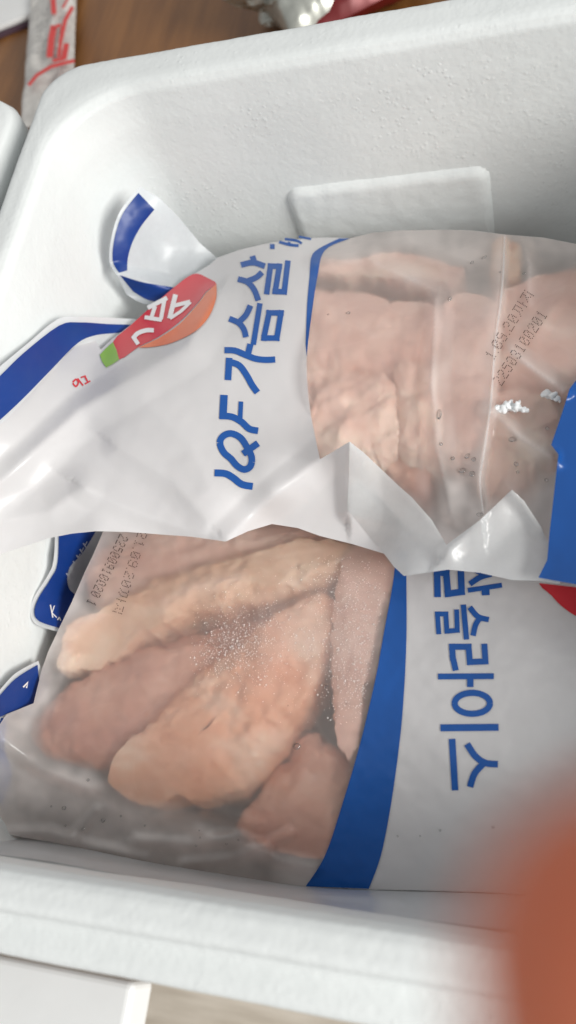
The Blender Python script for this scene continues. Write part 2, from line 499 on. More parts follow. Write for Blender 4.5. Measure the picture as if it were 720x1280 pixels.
# white stool beside the table, low down at the left
STOOL = mat_plain('white_lacquer', (0.9, 0.92, 0.92), 0.35, 0, 0.02)
stool = thing('stool', 'white square stool low beside the table at the lower left', 'stool')
sx1, sy1 = -0.352, -0.092
grid_box('seat', sx1 - 0.36, sx1, sy1 - 0.36, sy1, -0.495, -0.45, STOOL, stool, 0.006, 3)
for ax, ay in ((-0.29, -0.29), (-0.16, -0.29), (-0.29, -0.16), (-0.16, -0.16)):
    grid_box('leg', sx1 + ax - .018, sx1 + ax + .018, sy1 + ay - .018, sy1 + ay + .018, -0.96, -0.4952, STOOL, stool, 0.003, 2)

# ------------------------------------------------------------------ bag of breast meat at the back (A)
bagA = thing('chicken_bag', 'upper clear and white bag of frozen breast chunks lettered IQF', 'food bag', 'bags of chicken in the box', (-0.12, 0.3, -0.2))
bagA_inv = Matrix.Translation((0.12, -0.3, 0.2))
bagB = thing('chicken_bag', 'lower clear and white bag of long chicken strips with slanting blue stripe', 'food bag', 'bags of chicken in the box', (-0.1, 0.1, -0.2))
bagB_inv = Matrix.Translation((0.1, -0.1, 0.2))

A_pts = [(-60, 560, -.02), (0, 525, -.028), (0, 610, -.045), (0, 693, -.062), (-60, 700, -.05), (60, 672, -.064), (120, 664, -.062), (60, 600, -.055),
         (200, 668, -.074), (282, 677, -.080), (200, 560, -.066), (300, 560, -.072), (150, 620, -.066), (300, 450, -.078), (350, 350, -.096), (360, 303, -.118),
         (410, 298, -.128), (272, 325, -.118), (243, 343, -.118), (215, 362, -.112), (165, 405, -.098), (130, 440, -.086), (95, 432, -.075),
         (100, 512, -.066), (150, 482, -.068), (235, 432, -.078), (260, 390, -.092), (500, 288, -.134), (560, 287, -.136), (630, 293, -.134), (720, 305, -.132), (800, 330, -.13),
         (450, 400, -.088), (550, 420, -.086), (450, 500, -.082), (390, 520, -.078), (600, 500, -.086), (680, 420, -.094), (700, 560, -.086), (800, 560, -.09),
         (437, 552, -.062), (400, 590, -.078), (340, 612, -.074), (340, 655, -.096), (400, 668, -.104), (470, 688, -.106), (436, 640, -.096),
         (475, 585, -.080), (515, 622, -.086), (560, 680, -.090), (505, 720, -.088), (560, 712, -.088), (640, 725, -.088), (640, 615, -.084), (673, 722, -.089), (720, 735, -.09), (800, 745, -.092)]
FOLD = [(631, 294), (629, 340), (625, 385), (619, 430), (614, 500), (606, 560), (600, 600), (604, 640)]
A_creases = [(FOLD, 0.007, 55, 6),
             ([(-40, 640), (100, 512), (150, 482), (235, 432), (268, 372)], 0.006, 34, 20),
             ([(110, 610), (170, 640), (282, 677)], 0.005, 22, 55),
             ([(100, 610), (60, 640), (0, 652)], 0.004, 30, 30),
             ([(282, 677), (330, 630), (398, 575), (437, 552)], 0.006, 30, 22),
             ([(437, 552), (435, 600), (436, 640)], 0.006, 14, 40),
             ([(437, 552), (475, 585), (515, 622), (560, 680)], 0.004, 30, 26),
             ([(560, 690), (600, 650), (640, 613)], 0.006, 40, 14),
             ([(545, 375), (540, 480), (547, 560), (563, 640)], 0.006, 16, 22),
             ([(640, 440), (668, 462), (706, 488)], 0.006, 12, 16),
             ([(690, 570), (650, 545), (616, 513)], 0.006, 12, 20),
             ([(640, 613), (655, 628), (676, 660)], 0.005, 14, 20),
             ([(655, 305), (663, 330), (660, 370)], 0.004, 12, 12),
             ([(720, 340), (690, 380), (670, 420)], 0.004, 16, 16),
             ([(470, 330), (520, 352), (545, 362)], 0.003, 14, 18),
             ([(395, 330), (440, 322), (500, 305)], 0.003, 14, 18),
             ([(150, 560), (215, 600), (260, 650)], 0.0035, 24, 50),
             ([(180, 500), (240, 560), (262, 610)], 0.002, 40, 40)]
SA = TPS(A_pts, A_creases, 0.0011, 150., 3)

FIN = [p for p in A_pts if p[1] < 540 or (p[0] > 590 and p[1] < 612) or p[0] > 690] + [(437, 560, -.090), (475, 600, -.092), (520, 640, -.096), (560, 690, -.096), (640, 640, -.092), (680, 720, -.095), (400, 600, -.085)]
SW = TPS(FIN, [c for c in A_creases if c[0][0] not in ((282, 677), (437, 552), (560, 690), (640, 613))], 0.0011, 150., 3)
edgeA_clear = smooth([(437, 298), (406, 313), (397, 345), (390, 390), (384, 440), (384, 475), (389, 520), (400, 574)], 6)
bottomA = [(640, 725), (600, 716), (560, 712), (505, 720), (492, 708), (480, 692), (440, 680), (400, 670), (372, 660), (340, 655), (310, 664), (282, 677), (240, 671),
           (200, 668), (160, 665), (120, 664), (90, 667), (60, 673), (30, 683), (0, 693), (-40, 704)]
hem_lowA = [(-40, 562), (0, 527), (30, 497), (65, 460), (95, 432), (118, 424)]
topA_left = [(126, 437), (140, 424), (165, 405), (190, 384), (215, 362), (240, 344), (262, 331), (272, 322), (300, 312), (330, 305), (360, 300), (400, 297), (420, 297)]
fin_top = [(400, 574), (437, 552), (455, 566), (475, 585), (497, 606), (515, 622), (540, 650), (558, 681), (600, 650), (640, 612), (655, 626), (676, 658), (690, 690)]
white_polyA = hem_lowA + topA_left + edgeA_clear[:-1] + [(400, 574), (437, 552), (436, 600), (434, 636), (455, 662), (480, 692)] + bottomA[6:]
fin_poly = fin_top[1:] + [(700, 730), (673, 726)] + bottomA[:6] + [(455, 662), (434, 636), (436, 600)]
clear_polyA = edgeA_clear + [(420, 590), (450, 605), (475, 622), (500, 650), (540, 690), (560, 700), (600, 690), (640, 665), (660, 690), (676, 715)] + [(720, 715), (800, 700), (800, 330), (760, 318), (720, 305), (680, 297), (630, 293), (590, 288), (560, 287), (500, 288), (465, 291)]
sheet('white_print_panel', [white_polyA], SA, WHITE, None, 3.6).parent = bagA
sheet('clear_window', [clear_polyA], SW, CLEAR, bagA, 3.6)
sheet('edge_seal', [fin_poly], SA, FROSTED, bagA, 3.2, 0.0002)

# blue print
blue_topA = edgeA_clear[:22] + [(385, 470)] + smooth([(383, 440), (383, 410), (385, 375), (387, 345), (390, 322), (400, 311), (425, 299)], 4)
sheet('blue_stripe', [edgeA_clear[:26] + smooth([(382, 430), (384, 380), (387, 345), (389, 322), (398, 311), (424, 298)], 4)], SA, BLUE, bagA, 3, 0.0003)
blue_rightA = [(730, 462), (712, 486), (703, 515), (689, 556), (698, 568), (695, 595), (691, 630), (687, 665), (684, 700), (673, 722), (700, 727), (735, 733), (800, 740), (800, 462)]
sheet('blue_band', [blue_rightA], SW, BLUE, bagA, 3.6, 0.0085)
sheet('fold_edge', [stroke(smooth(FOLD, 4), 2.2)], SW, EDGE, bagA, 3, 0.0006)

# hem of the open end, with its blue band
hem_pts = [(-40, 500, -.005), (0, 455, -.012), (0, 527, -.026), (70, 400, -.045), (100, 397, -.06), (165, 400, -.105), (180, 412, -.112), (95, 432, -.075), (30, 497, -.038), (145, 418, -.1), (65, 460, -.058)]
SH = TPS(hem_pts, (), 0.001, 80, 5)
hem_out = smooth([(-30, 484), (0, 458), (36, 428), (72, 399), (100, 396), (135, 397), (170, 399)], 4)
hem_in = smooth([(186, 424), (156, 434), (124, 444), (96, 442), (65, 464), (30, 501), (0, 531), (-40, 566)], 4)
sheet('hem', [hem_out + hem_in], SH, HEM, bagA, 3.5)
sheet('hem_stripe', [smooth([(-30, 497), (0, 470), (30, 441), (74, 407), (100, 403), (135, 405), (170, 406)], 4) +
      smooth([(178, 412), (148, 416), (120, 419), (97, 429), (66, 460), (30, 497), (0, 525), (-34, 554)], 4)], SH, DEEPBLUE, bagA, 3, 0.0004)
# curled corner flap
flap_pts = [(173, 234, -.058), (150, 262, -.060), (138, 300, -.068), (138, 328, -.080), (150, 346, -.094), (193, 262, -.072), (215, 362, -.124), (250, 308, -.118), (240, 345, -.124),
            (165, 310, -.082), (200, 300, -.1), (205, 380, -.122), (268, 326, -.13), (160, 365, -.108)]
SC = TPS(flap_pts, [([(148, 343), (180, 352), (216, 361)], 0.008, 18, 14)], 0.001, 80, 9)
curl_out = smooth([(175, 233), (150, 264), (139, 298), (137, 328), (147, 345)], 5)
sheet('curled_flap', [curl_out + smooth([(158, 368), (180, 380), (212, 382)], 3) + [(235, 350), (262, 332), (272, 323), (250, 304), (222, 270), (200, 248)]], SC, FLAP, bagA, 3)
sheet('flap_stripe', [smooth([(173, 241), (153, 268), (143, 299), (141, 326), (149, 341)], 5) + smooth([(159, 338), (160, 322), (166, 302), (177, 282), (193, 262)], 4)], SC, DEEPBLUE, bagA, 2.6, 0.0004)
sheet('flap_stripe', [smooth([(150, 344), (175, 352), (197, 356), (222, 360)], 4) + smooth([(208, 379), (185, 375), (166, 364)], 4)], SC, DEEPBLUE, bagA, 2.6, 0.0004)

# logo
cr = lambda pts, ox, oy, s: [(ox + u / s, oy + v / s) for u, v in pts]
lg = lambda pts: cr(pts, 110, 320, 3.79)
logo = sheet('logo', [lg(smooth([(120, 405), (200, 330), (300, 240), (400, 155), (475, 97), (520, 84), (570, 106), (608, 132), (560, 168), (520, 222), (430, 315), (330, 385), (240, 430), (145, 490)], 3, True))], SA, RED, bagA, 2.6, 0.00035)
sheet('orange_crescent', [lg(smooth([(608, 132), (607, 200), (572, 288), (505, 358), (400, 410), (310, 430), (238, 434)], 4) + smooth([(330, 392), (430, 325), (520, 228), (565, 165)], 4)[:-1])], SA, ORANGE, logo, 2.6, 0.00055)
sheet('green_leaf', [lg([(118, 407), (135, 445), (147, 490), (118, 510), (86, 528), (68, 502), (56, 468), (85, 437)])], SA, GREEN, logo, 2.6, 0.00055)
for st in ([stroke(lg([(283, 246), (375, 198)]), 5.5), stroke(lg([(318, 238), (300, 292)]), 5), stroke(lg([(362, 210), (345, 300)]), 5), stroke(lg([(268, 290), (350, 303)]), 5)],
           [stroke(lg([(415, 182), (386, 296)]), 6), stroke(lg([(405, 236), (484, 216)]), 5), stroke(lg([(388, 296), (440, 262), (486, 218)]), 4)],
           [stroke(lg(smooth([(212, 392), (236, 366), (276, 352), (312, 352)], 4)), 5.5), stroke(lg([(214, 382), (238, 418)]), 5)]):
    sheet('letter', st, SA, LETTERWHITE, logo, 2, 0.0008)
for st in ([stroke(smooth([(91, 478), (95, 474), (98, 478), (95, 483), (91, 479)], 3), 2)], [stroke([(97, 473), (104, 482)], 2)], [stroke([(101, 472), (106, 470), (110, 478)], 1.8)], [stroke([(106, 480), (113, 476)], 1.8)]):
    sheet('letter', st, SA, RED, bagA, 2, 0.0003)

# IQF lettering (reads upwards)
g = lambda pts: cr(pts, 260, 290, 3.88)
def st(pts, w, sm=True, s=3.88, fn=None):
    p = (fn or g)(pts); w = w / s
    if sm == 'ring':                       # two overlapping halves, so the middle stays open
        p = smooth(p, 4, True); h = len(p) // 2
        return [stroke(p[:h + 1], w), stroke(p[h:] + p[:1], w)]
    if not sm and len(p) > 2:              # square corners: one bar for each leg
        out = []
        for i, (a, b) in enumerate(zip(p[:-1], p[1:])):
            a, b = np.array(a), np.array(b); t = unit(b - a) * w / 2
            out.append(stroke([a - (t if i else 0), b + (t if i < len(p) - 2 else 0)], w))
        return out
    return [stroke(smooth(p, 5) if len(p) > 2 else p, w)]
lettersA = [
    [st([(32, 1168), (85, 1172), (122, 1192), (165, 1224), (217, 1234)], 34)],
    [st([(58, 1022), (74, 990), (112, 977), (158, 998), (190, 1045), (212, 1092), (206, 1135), (176, 1152), (140, 1133), (112, 1100), (76, 1068)], 32, 'ring'), st([(170, 1076), (243, 1024)], 32)],
    [st([(78, 790), (72, 906)], 36), st([(160, 822), (156, 912)], 22), st([(58, 892), (115, 896), (162, 920), (200, 954), (243, 964)], 32)],
    [st([(103, 610), (97, 718)], 32), st([(98, 628), (150, 646), (186, 692), (214, 742), (240, 778)], 31)],
    [st([(80, 573), (130, 575), (180, 595), (230, 614), (280, 620), (326, 618)], 30), st([(206, 543), (192, 600)], 30)],
    [st([(103, 420), (148, 440), (174, 472), (184, 510)], 28), st([(146, 440), (184, 402), (206, 356)], 28), st([(252, 345), (220, 546)], 26),
     st([(272, 508), (296, 392), (354, 392), (334, 514), (272, 514), (274, 500)], 27, False), ],
    [st([(145, 228), (190, 242), (224, 280), (244, 332)], 28), st([(186, 240), (234, 220), (262, 195)], 28), st([(160, 160), (218, 148), (276, 166)], 28), st([(215, 116), (226, 150)], 28)],
    [st([(284, 302), (303, 165), (346, 166), (326, 288), (370, 290), (388, 138)], 27, False)],
    [st([(312, 58), (312, 82)], 22), st([(345, 48), (400, 62), (440, 66)], 14), st([(372, 34), (430, 42), (455, 56)], 12), st([(395, 48), (390, 66)], 14), st([(440, 22), (500, 34)], 10)]]
for L_ in lettersA: sheet('letter', sum(L_, []), SA, BLUE, bagA, 2.4, 0.0003)

# dot-matrix date codes
FONT = {'0': '01110 10001 10011 10101 11001 10001 01110', '1': '00100 01100 00100 00100 00100 00100 01110', '2': '01110 10001 00001 00110 01000 10000 11111',
        '3': '01110 10001 00001 00110 00001 10001 01110', '5': '11111 10000 11110 00001 00001 10001 01110', '9': '01110 10001 10001 01111 00001 10001 01110', '.': '0 0 0 0 0 0 1',
        ' ': '00 00 00 00 00 00 00', 'k': '1111110010 0010010010 0010010010 0010010011 0010010010 0100100010 1001000010', 'j': '1111101 0001001 0001001 0010001 0101001 1000101 0000001'}
def dots(text, start, end, up, surf, parent, dzz, h=13., name='date_code'):
    a, b = np.array(start, float), np.array(end, float); dirv = b - a; ln = np.linalg.norm(dirv); dirv /= ln
    upv = np.array(up, float); upv -= dirv * (upv @ dirv); upv = upv / np.linalg.norm(upv)
    cols = sum(len(FONT[c].split()[0]) + 1.5 for c in text); sx = ln / cols; sy = h / 7
    V, Fc, x = [], [], 0.0
    for c in text:
        rws = FONT[c].split()
        for r, row in enumerate(rws):
            for k, ch in enumerate(row):
                if ch == '1' and random.random() > 0.06:
                    p = a + dirv * (x + k) * sx + upv * (6 - r) * sy
                    n0 = len(V); w = 0.7
                    for du, dv in ((-w, -.6), (w, -.6), (w, .6), (-w, .6)): V.append(p + dirv * du * 0.9 + upv * dv)
                    Fc.append((n0, n0 + 1, n0 + 2, n0 + 3))
        x += len(rws[0]) + 1.5
    V = np.array(V); P = inside_box(V[:, 0], V[:, 1], surf(V[:, 0], V[:, 1]) + dzz)
    return link(name, P, face_up(V, Fc, P), INK, parent, False)
dots('1.09.20kj', (617, 450), (669, 366), (-1, -.6), SW, bagA, 0.0012, 15.)
dots('22503100201', (627, 482), (686, 391), (-1, -.6), SW, bagA, 0.0012, 15.)

# ------------------------------------------------------------------ bag of strips in front (B)
B_pts = [(130, 640, -.125), (300, 640, -.13), (500, 660, -.13), (720, 680, -.13), (820, 700, -.13), (100, 715, -.127), (70, 790, -.128), (45, 850, -.122), (40, 880, -.120), (0, 905, -.100), (-30, 910, -.09),
         (0, 960, -.112), (0, 1041, -.138), (-30, 1030, -.125), (60, 1052, -.150), (130, 1068, -.16), (200, 1082, -.162), (300, 1098, -.162), (390, 1110, -.160), (465, 1112, -.158), (600, 1115, -.155), (720, 1120, -.152), (820, 1125, -.15),
         (280, 700, -.121), (200, 760, -.120), (100, 840, -.128), (80, 930, -.122), (200, 900, -.116), (300, 850, -.113), (400, 760, -.115), (300, 960, -.120), (220, 1000, -.128), (120, 1000, -.140), (350, 1040, -.140), (430, 900, -.118),
         (600, 800, -.115), (600, 950, -.118), (700, 850, -.115), (700, 1000, -.125), (820, 900, -.118), (560, 1060, -.142), (440, 1060, -.148)]
B_creases = [([(120, 1012), (90, 1045)], 0.004, 8, 12), ([(0, 1042), (60, 1040), (120, 1058), (180, 1072)], 0.004, 10, 10), ([(170, 1050), (250, 1055), (300, 1042), (330, 1060)], 0.005, 14, 10),
             ([(5, 925), (50, 960), (110, 985)], 0.005, 12, 20), ([(75, 790), (110, 770), (140, 740)], 0.002, 14, 14), ([(300, 720), (240, 735), (205, 750)], 0.0012, 18, 16),
             ([(250, 1040), (330, 1070), (390, 1085)], 0.004, 12, 14), ([(42, 880), (66, 850), (84, 815)], 0.002, 14, 14), ([(190, 1020), (260, 1015), (320, 1030)], 0.003, 10, 14),
             ([(360, 1040), (300, 1070), (230, 1078)], 0.003, 8, 10)]
SB = TPS(B_pts, B_creases, 0.0015, 110., 11)
stripe_l = smooth([(495, 690), (491, 730), (480, 790), (469, 850), (450, 930), (428, 1005), (406, 1070), (382, 1108)], 5)
stripe_r = smooth([(461, 1111), (476, 1070), (488, 1010), (498, 940), (504, 880), (508, 800), (508, 720), (508, 690)], 5)
bottomB_l = [(390, 1109), (340, 1103), (300, 1097), (250, 1090), (200, 1081), (160, 1075), (130, 1067), (95, 1059), (60, 1052), (30, 1047), (0, 1041), (-30, 1036)]
leftB = [(-30, 915), (0, 905), (8, 893), (25, 886), (42, 879), (46, 862), (52, 838), (60, 815), (74, 785), (90, 752), (106, 715), (118, 690), (135, 650)]
sheet('clear_window', [stripe_l + bottomB_l[1:] + leftB + [(300, 640), (495, 660)]], SB, CLEAR, bagB, 3.6)
sheet('white_print_panel', [list(reversed(stripe_l)) + [(500, 660), (720, 680), (820, 690), (820, 1125), (720, 1120), (600, 1115), (520, 1113), (461, 1112)]], SB, WHITE, bagB, 3.8)
sheet('blue_stripe', [stripe_l + stripe_r], SB, BLUE, bagB, 3.2, 0.0003)
# margin film, added to lighten the dark gap at the near wall
_e = [(-20, 1038), (60, 1051), (130, 1066), (200, 1080), (300, 1096), (380, 1108), (470, 1113), (600, 1116), (720, 1121)]
_o = [(-20, 1066), (60, 1076), (130, 1089), (200, 1101), (300, 1119), (380, 1130), (470, 1142), (600, 1158), (720, 1170)]
SE = TPS([(x, y, -.155) for x, y in _e] + [(x, y, -.075) for x, y in _o], [([(0, 1052), (130, 1078), (300, 1106), (500, 1126)], 0.006, 7, 5)], 0.002, 40., 31)
sheet('edge_seal', [smooth(_e, 3) + smooth(_o, 3)[::-1]], SE, HEM, bagB, 3, 0.0, False)

h7 = lambda pts: cr(pts, 530, 700, 4.27)
s7 = lambda pts, w, sm=True: st(pts, w, sm, 4.27, h7)
lettersB = [
    [s7([(196, 40), (201, 170), (128, 180), (119, 70), (70, 66), (73, 198)], 35, False)],
    [s7([(245, 128), (300, 92), (360, 74)], 30), s7([(240, 20), (290, 62), (345, 80)], 28), s7([(234, 162), (416, 134)], 26), s7([(328, 150), (330, 188)], 42)],
    [s7([(174, 264), (178, 375), (122, 380), (117, 288), (72, 288), (79, 396)], 26, False), s7([(210, 238), (227, 424)], 29), s7([(244, 252), (288, 302), (346, 318)], 29), s7([(302, 306), (276, 345), (262, 404)], 29)],
    [s7([(322, 447), (328, 541), (245, 545), (238, 463), (150, 463), (154, 520), (170, 590)], 32, False), s7([(75, 622), (373, 620)], 31), s7([(247, 626), (247, 678)], 34)],
    [s7([(258 + 94 * math.cos(a / 12 * math.pi), 765 + 56 * math.sin(a / 12 * math.pi)) for a in range(24)], 33, 'ring')],
    [s7([(88, 896), (398, 893)], 37)],
    [s7([(150, 955), (166, 1230)], 35), s7([(230, 982), (275, 1048), (330, 1084), (394, 1090)], 35), s7([(318, 1086), (270, 1140), (246, 1212)], 35)]]
for L_ in lettersB: sheet('letter', sum(L_, []), SB, BLUE, bagB, 2.4, 0.0003)
sheet('logo', [smooth([(676, 725), (690, 745), (705, 760), (725, 772), (760, 780), (800, 770), (800, 720), (740, 710)], 4, True)], SB, RED, bagB, 3, 0.0003)
dots('21.09.20kj', (173, 664), (140, 768), (1, .2), SB, bagB, 0.0012)
dots('22500910020 1', (150, 668), (107, 756), (1, .3), SB, bagB, 0.0012)

# blue hems curling up along the left wall
c1 = [(72, 655, -.112), (70, 700, -.114), (48, 745, -.114), (42, 768, -.115), (60, 788, -.122), (122, 660, -.14), (95, 700, -.142), (85, 735, -.146), (95, 770, -.146)]
S1 = TPS(c1, (), 0.0008, 60, 21)
sheet('curled_hem', [smooth([(69, 650), (67, 700), (58, 722), (43, 746), (38, 766), (46, 781), (74, 790)], 4) + smooth([(100, 770), (112, 735), (125, 700), (145, 650)], 4)], S1, HEM, bagB, 3, -0.0004)
h1 = sheet('hem_stripe', [smooth([(74, 650), (72, 703), (63, 724), (48, 748), (43, 766), (50, 777), (74, 785)], 4) + smooth([(98, 745), (88, 738), (84, 725), (88, 708), (104, 690), (128, 650)], 4)], S1, DEEPBLUE, bagB, 3, 0.0004)
for s_ in ([stroke([(63, 756), (66, 772)], 1.5), stroke([(68, 757), (65, 766), (71, 772)], 1.3)], [stroke(smooth([(72, 775), (74, 772), (76, 776)], 3), 1.4)]):
    sheet('letter', s_, S1, LETTERWHITE, h1, 2, 0.0008)
for i in range(6):
    x, y = 107 - i * 4.2, 682 + i * 7.5
    sheet('letter', [stroke([(x - 3, y - 3), (x + 1, y + 3)], 1.6), stroke([(x + 2, y - 5), (x - 1, y)], 1.3)], S1, HEM, h1, 2, 0.0008)
c2 = [(-20, 885, -.085), (0, 866, -.095), (20, 845, -.104), (45, 828, -.120), (48, 850, -.128), (42, 880, -.128), (8, 893, -.108), (0, 905, -.102), (-20, 915, -.09)]
S2 = TPS(c2, (), 0.0008, 60, 23)
sheet('curled_hem', [smooth([(-20, 884), (0, 862), (20, 841), (48, 826)], 4) + [(54, 845), (48, 882), (10, 897), (-20, 912)]], S2, HEM, bagB, 3, -0.0004)
h2 = sheet('hem_stripe', [smooth([(-20, 892), (0, 869), (20, 848), (47, 831)], 4) + [(49, 850), (44, 879), (9, 892), (-20, 906)]], S2, DEEPBLUE, bagB, 3, 0.0004)
sheet('letter', [stroke([(29, 859), (35, 853), (33, 860)], 2)], S2, LETTERWHITE, h2, 2, 0.0008)
sheet('blue_band', [smooth([(-25, 905), (0, 897), (7, 905), (6, 935), (14, 965), (8, 990), (0, 1004), (-25, 1010)], 3, True)], SB, BLUE, bagB, 3, -0.0015)

# underside of both bags
def underside(name, poly, surf, parent, depth):
    vs, fs = tri_region([poly], 9)
    z = surf(vs[:, 0], vs[:, 1]); p = inside_box(vs[:, 0], vs[:, 1], z)
    _, d = signed_dist(vs[:, 0], vs[:, 1], list(poly) + [poly[0]])
    k = np.clip(d / 90., 0, 1) ** 0.7
    q = inside_box(vs[:, 0], vs[:, 1], np.maximum(z - depth * k, FLOOR_IN + 0.003), 0.0035)
    return link(name, q, [tuple(reversed(f)) for f in face_up(vs, fs, p)], UNDER, parent)
outA = hem_lowA + topA_left + [(437, 298), (465, 291), (500, 288), (560, 287), (630, 293), (720, 305), (800, 330), (800, 740), (720, 734)] + bottomA
underside('back_panel', outA, SA, bagA, 0.125)
outB = leftB + [(300, 640), (500, 660), (720, 680), (820, 690), (820, 1125), (720, 1120), (600, 1115)] + bottomB_l
underside('back_panel', outB, SB, bagB, 0.09)

# ------------------------------------------------------------------ chicken pieces inside the bags
PINK = mat_meat('raw_meat', (0.66, 0.38, 0.31), (0.79, 0.51, 0.42), (0.87, 0.64, 0.54), 1.0)
PALE = mat_meat('pale_meat', (0.80, 0.46, 0.30), (0.89, 0.60, 0.43), (0.93, 0.73, 0.57), 2.3)
FROST = mat_film('frost_crystal', 0.95, (0.9, 0.88, 0.87), 0.3, 0.1)
FATTY = mat_meat('fatty_meat', (0.70, 0.40, 0.32), (0.82, 0.56, 0.46), (0.92, 0.75, 0.62), 7.9)
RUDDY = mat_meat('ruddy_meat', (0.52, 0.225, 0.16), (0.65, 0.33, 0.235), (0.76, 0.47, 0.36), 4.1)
PEACH = mat_meat('peach_meat', (0.74, 0.33, 0.19), (0.85, 0.465, 0.305), (0.89, 0.63, 0.48), 5.7)

def meat(name, label, poly, spine, surf, mat, up, dn, gap=0.004, group=None, bumpy=0.003, seed=0, sink=0.0):
    """A lump of meat: outline on the picture plane, swelling from its rim towards a spine."""
    P = resample(smooth(poly, 4, True), 3)
    P = P + np.array([[6.5 * noise.fractal(Vector((x / 30, y / 30, seed + o)), .8, 2, 3) for o in (0, 9)] for x, y in P]); S = resample(spine, 2, False)
    cz = float(surf(*np.array(spine, float).mean(0)[:, None])[0]) - up - gap - sink
    W = inside_box(P[:, 0], P[:, 1], np.full(len(P), cz), 0.006)
    SW = at(S[:, 0], S[:, 1], np.full(len(S), cz))[0]
    nr = 26; n = len(W)
    near = np.array([SW[np.argmin(((SW - w) ** 2).sum(1))] for w in W])
    V, Fc = [], []
    for sgn in (1, -1):
        rr = range(nr + 1) if sgn == 1 else range(1, nr + 1)
        for i in rr:
            t = i / nr; r = math.cos(t * math.pi / 2); h = math.sin(t * math.pi / 2) ** 0.6
            q = near + (W - near) * r
            hz = h * (up if sgn == 1 else -dn)
            for k in range(n):
                p = Vector((q[k][0], q[k][1], cz + hz))
                e = Vector((seed, 0, 0)); f1 = noise.fractal(p * 45 + e, 0.7, 2.0, 4); f2 = 0.5 - abs(noise.noise(p * 120 + e))
                g2 = Vector((noise.noise(p * 70 + e), noise.noise(p * 70 - e), 0)) * bumpy * 0.5 * (1 - t)
                p.z += (bumpy * 0.8 * f1 + bumpy * 0.25 * f2) * (0.3 + h); p += g2
                V.append(p)
    ring = lambda i, s: (i * n) if s == 1 else ((nr + i) * n if i else 0)
    for s in (1, -1):
        for i in range(nr):
            a, b = ring(i, s), ring(i + 1, s)
            for k in range(n):
                l = (k + 1) % n
                Fc.append((a + k, a + l, b + l, b + k) if s == 1 else (a + k, b + k, b + l, a + l))
    # keep the top below the film
    A = np.array([tuple(v) for v in V])
    c = (A - EYE) @ ROT; px, py = c[:, 0] / c[:, 2] * F_PX + CX, c[:, 1] / c[:, 2] * F_PX + CY
    lim = surf(px, py) - 0.0022
    A[:, 2] = np.minimum(A[:, 2], lim); A[:, 2] = np.maximum(A[:, 2], FLOOR_IN + 0.006)
    o = link(name, A, Fc, mat); MEAT.append((smooth(poly, 3, True), group, sink + gap))
    tag(o, label, 'chicken', group); return o
MEAT = []
GA, GB = 'chicken chunks in the upper bag', 'chicken strips in the lower bag'
meat('chicken_piece', 'smooth broad pink chicken chunk in the middle of the upper bag window', [(372, 376), (430, 374), (500, 388), (568, 402), (568, 470), (500, 492), (440, 486), (372, 470)], [(410, 430), (530, 440)], SW, PINK, .020, .04, .011, GA, .002, 1)
meat('chicken_piece', 'pale yellowish chicken ridge along the back edge of the upper bag', [(376, 328), (430, 336), (480, 322), (510, 318), (550, 330), (580, 350), (570, 378), (520, 380), (460, 366), (376, 358)], [(410, 352), (550, 362)], SW, FATTY, .018, .04, .003, GA, .0042, 2)
meat('chicken_piece', 'pink chunk with pale fat just above the white edge fold of the upper bag', [(372, 448), (420, 466), (480, 478), (512, 500), (510, 560), (480, 590), (420, 585), (372, 565)], [(400, 520), (465, 535)], SW, FATTY, .018, .04, .005, GA, .0042, 3)
meat('chicken_piece', 'small cream coloured lump beside the film fold in the upper bag', [(496, 476), (530, 462), (562, 480), (566, 560), (535, 595), (500, 570)], [(525, 500), (530, 555)], SW, FATTY, .018, .04, .005, GA, .0042, 4)
meat('chicken_piece', 'brownish chunk low in the upper bag right of the folded peak', [(430, 575), (500, 568), (540, 590), (545, 620), (520, 625), (470, 592)], [(470, 585), (525, 605)], SW, RUDDY, .016, .04, .010, GA, .004, 5)
meat('chicken_piece', 'flat pink chunk behind the printed date code of the upper bag', [(618, 385), (650, 360), (690, 338), (740, 330), (760, 420), (730, 480), (690, 505), (630, 510), (612, 470)], [(650, 430), (710, 400)], SW, PINK, .02, .04, .004, GA, .003, 6)
meat('chicken_piece', 'orange tinged lump near the top edge of the upper bag', [(618, 318), (640, 305), (652, 325), (650, 360), (630, 375), (616, 360)], [(634, 325), (634, 355)], SW, PALE, .014, .03, .010, GA, .003, 7)
meat('chicken_piece', 'tan chunk between the film fold and the blue band of the upper bag', [(602, 505), (640, 498), (690, 510), (694, 570), (660, 615), (625, 628), (600, 612)], [(630, 550), (655, 575)], SW, FATTY, .018, .04, .006, GA, .004, 8)
meat('chicken_piece', 'greyish pink chunk under the doubled film of the upper bag', [(548, 395), (600, 375), (630, 410), (622, 500), (606, 570), (562, 580), (545, 500)], [(588, 430), (585, 530)], SW, PINK, .018, .04, .009, GA, .003, 9)

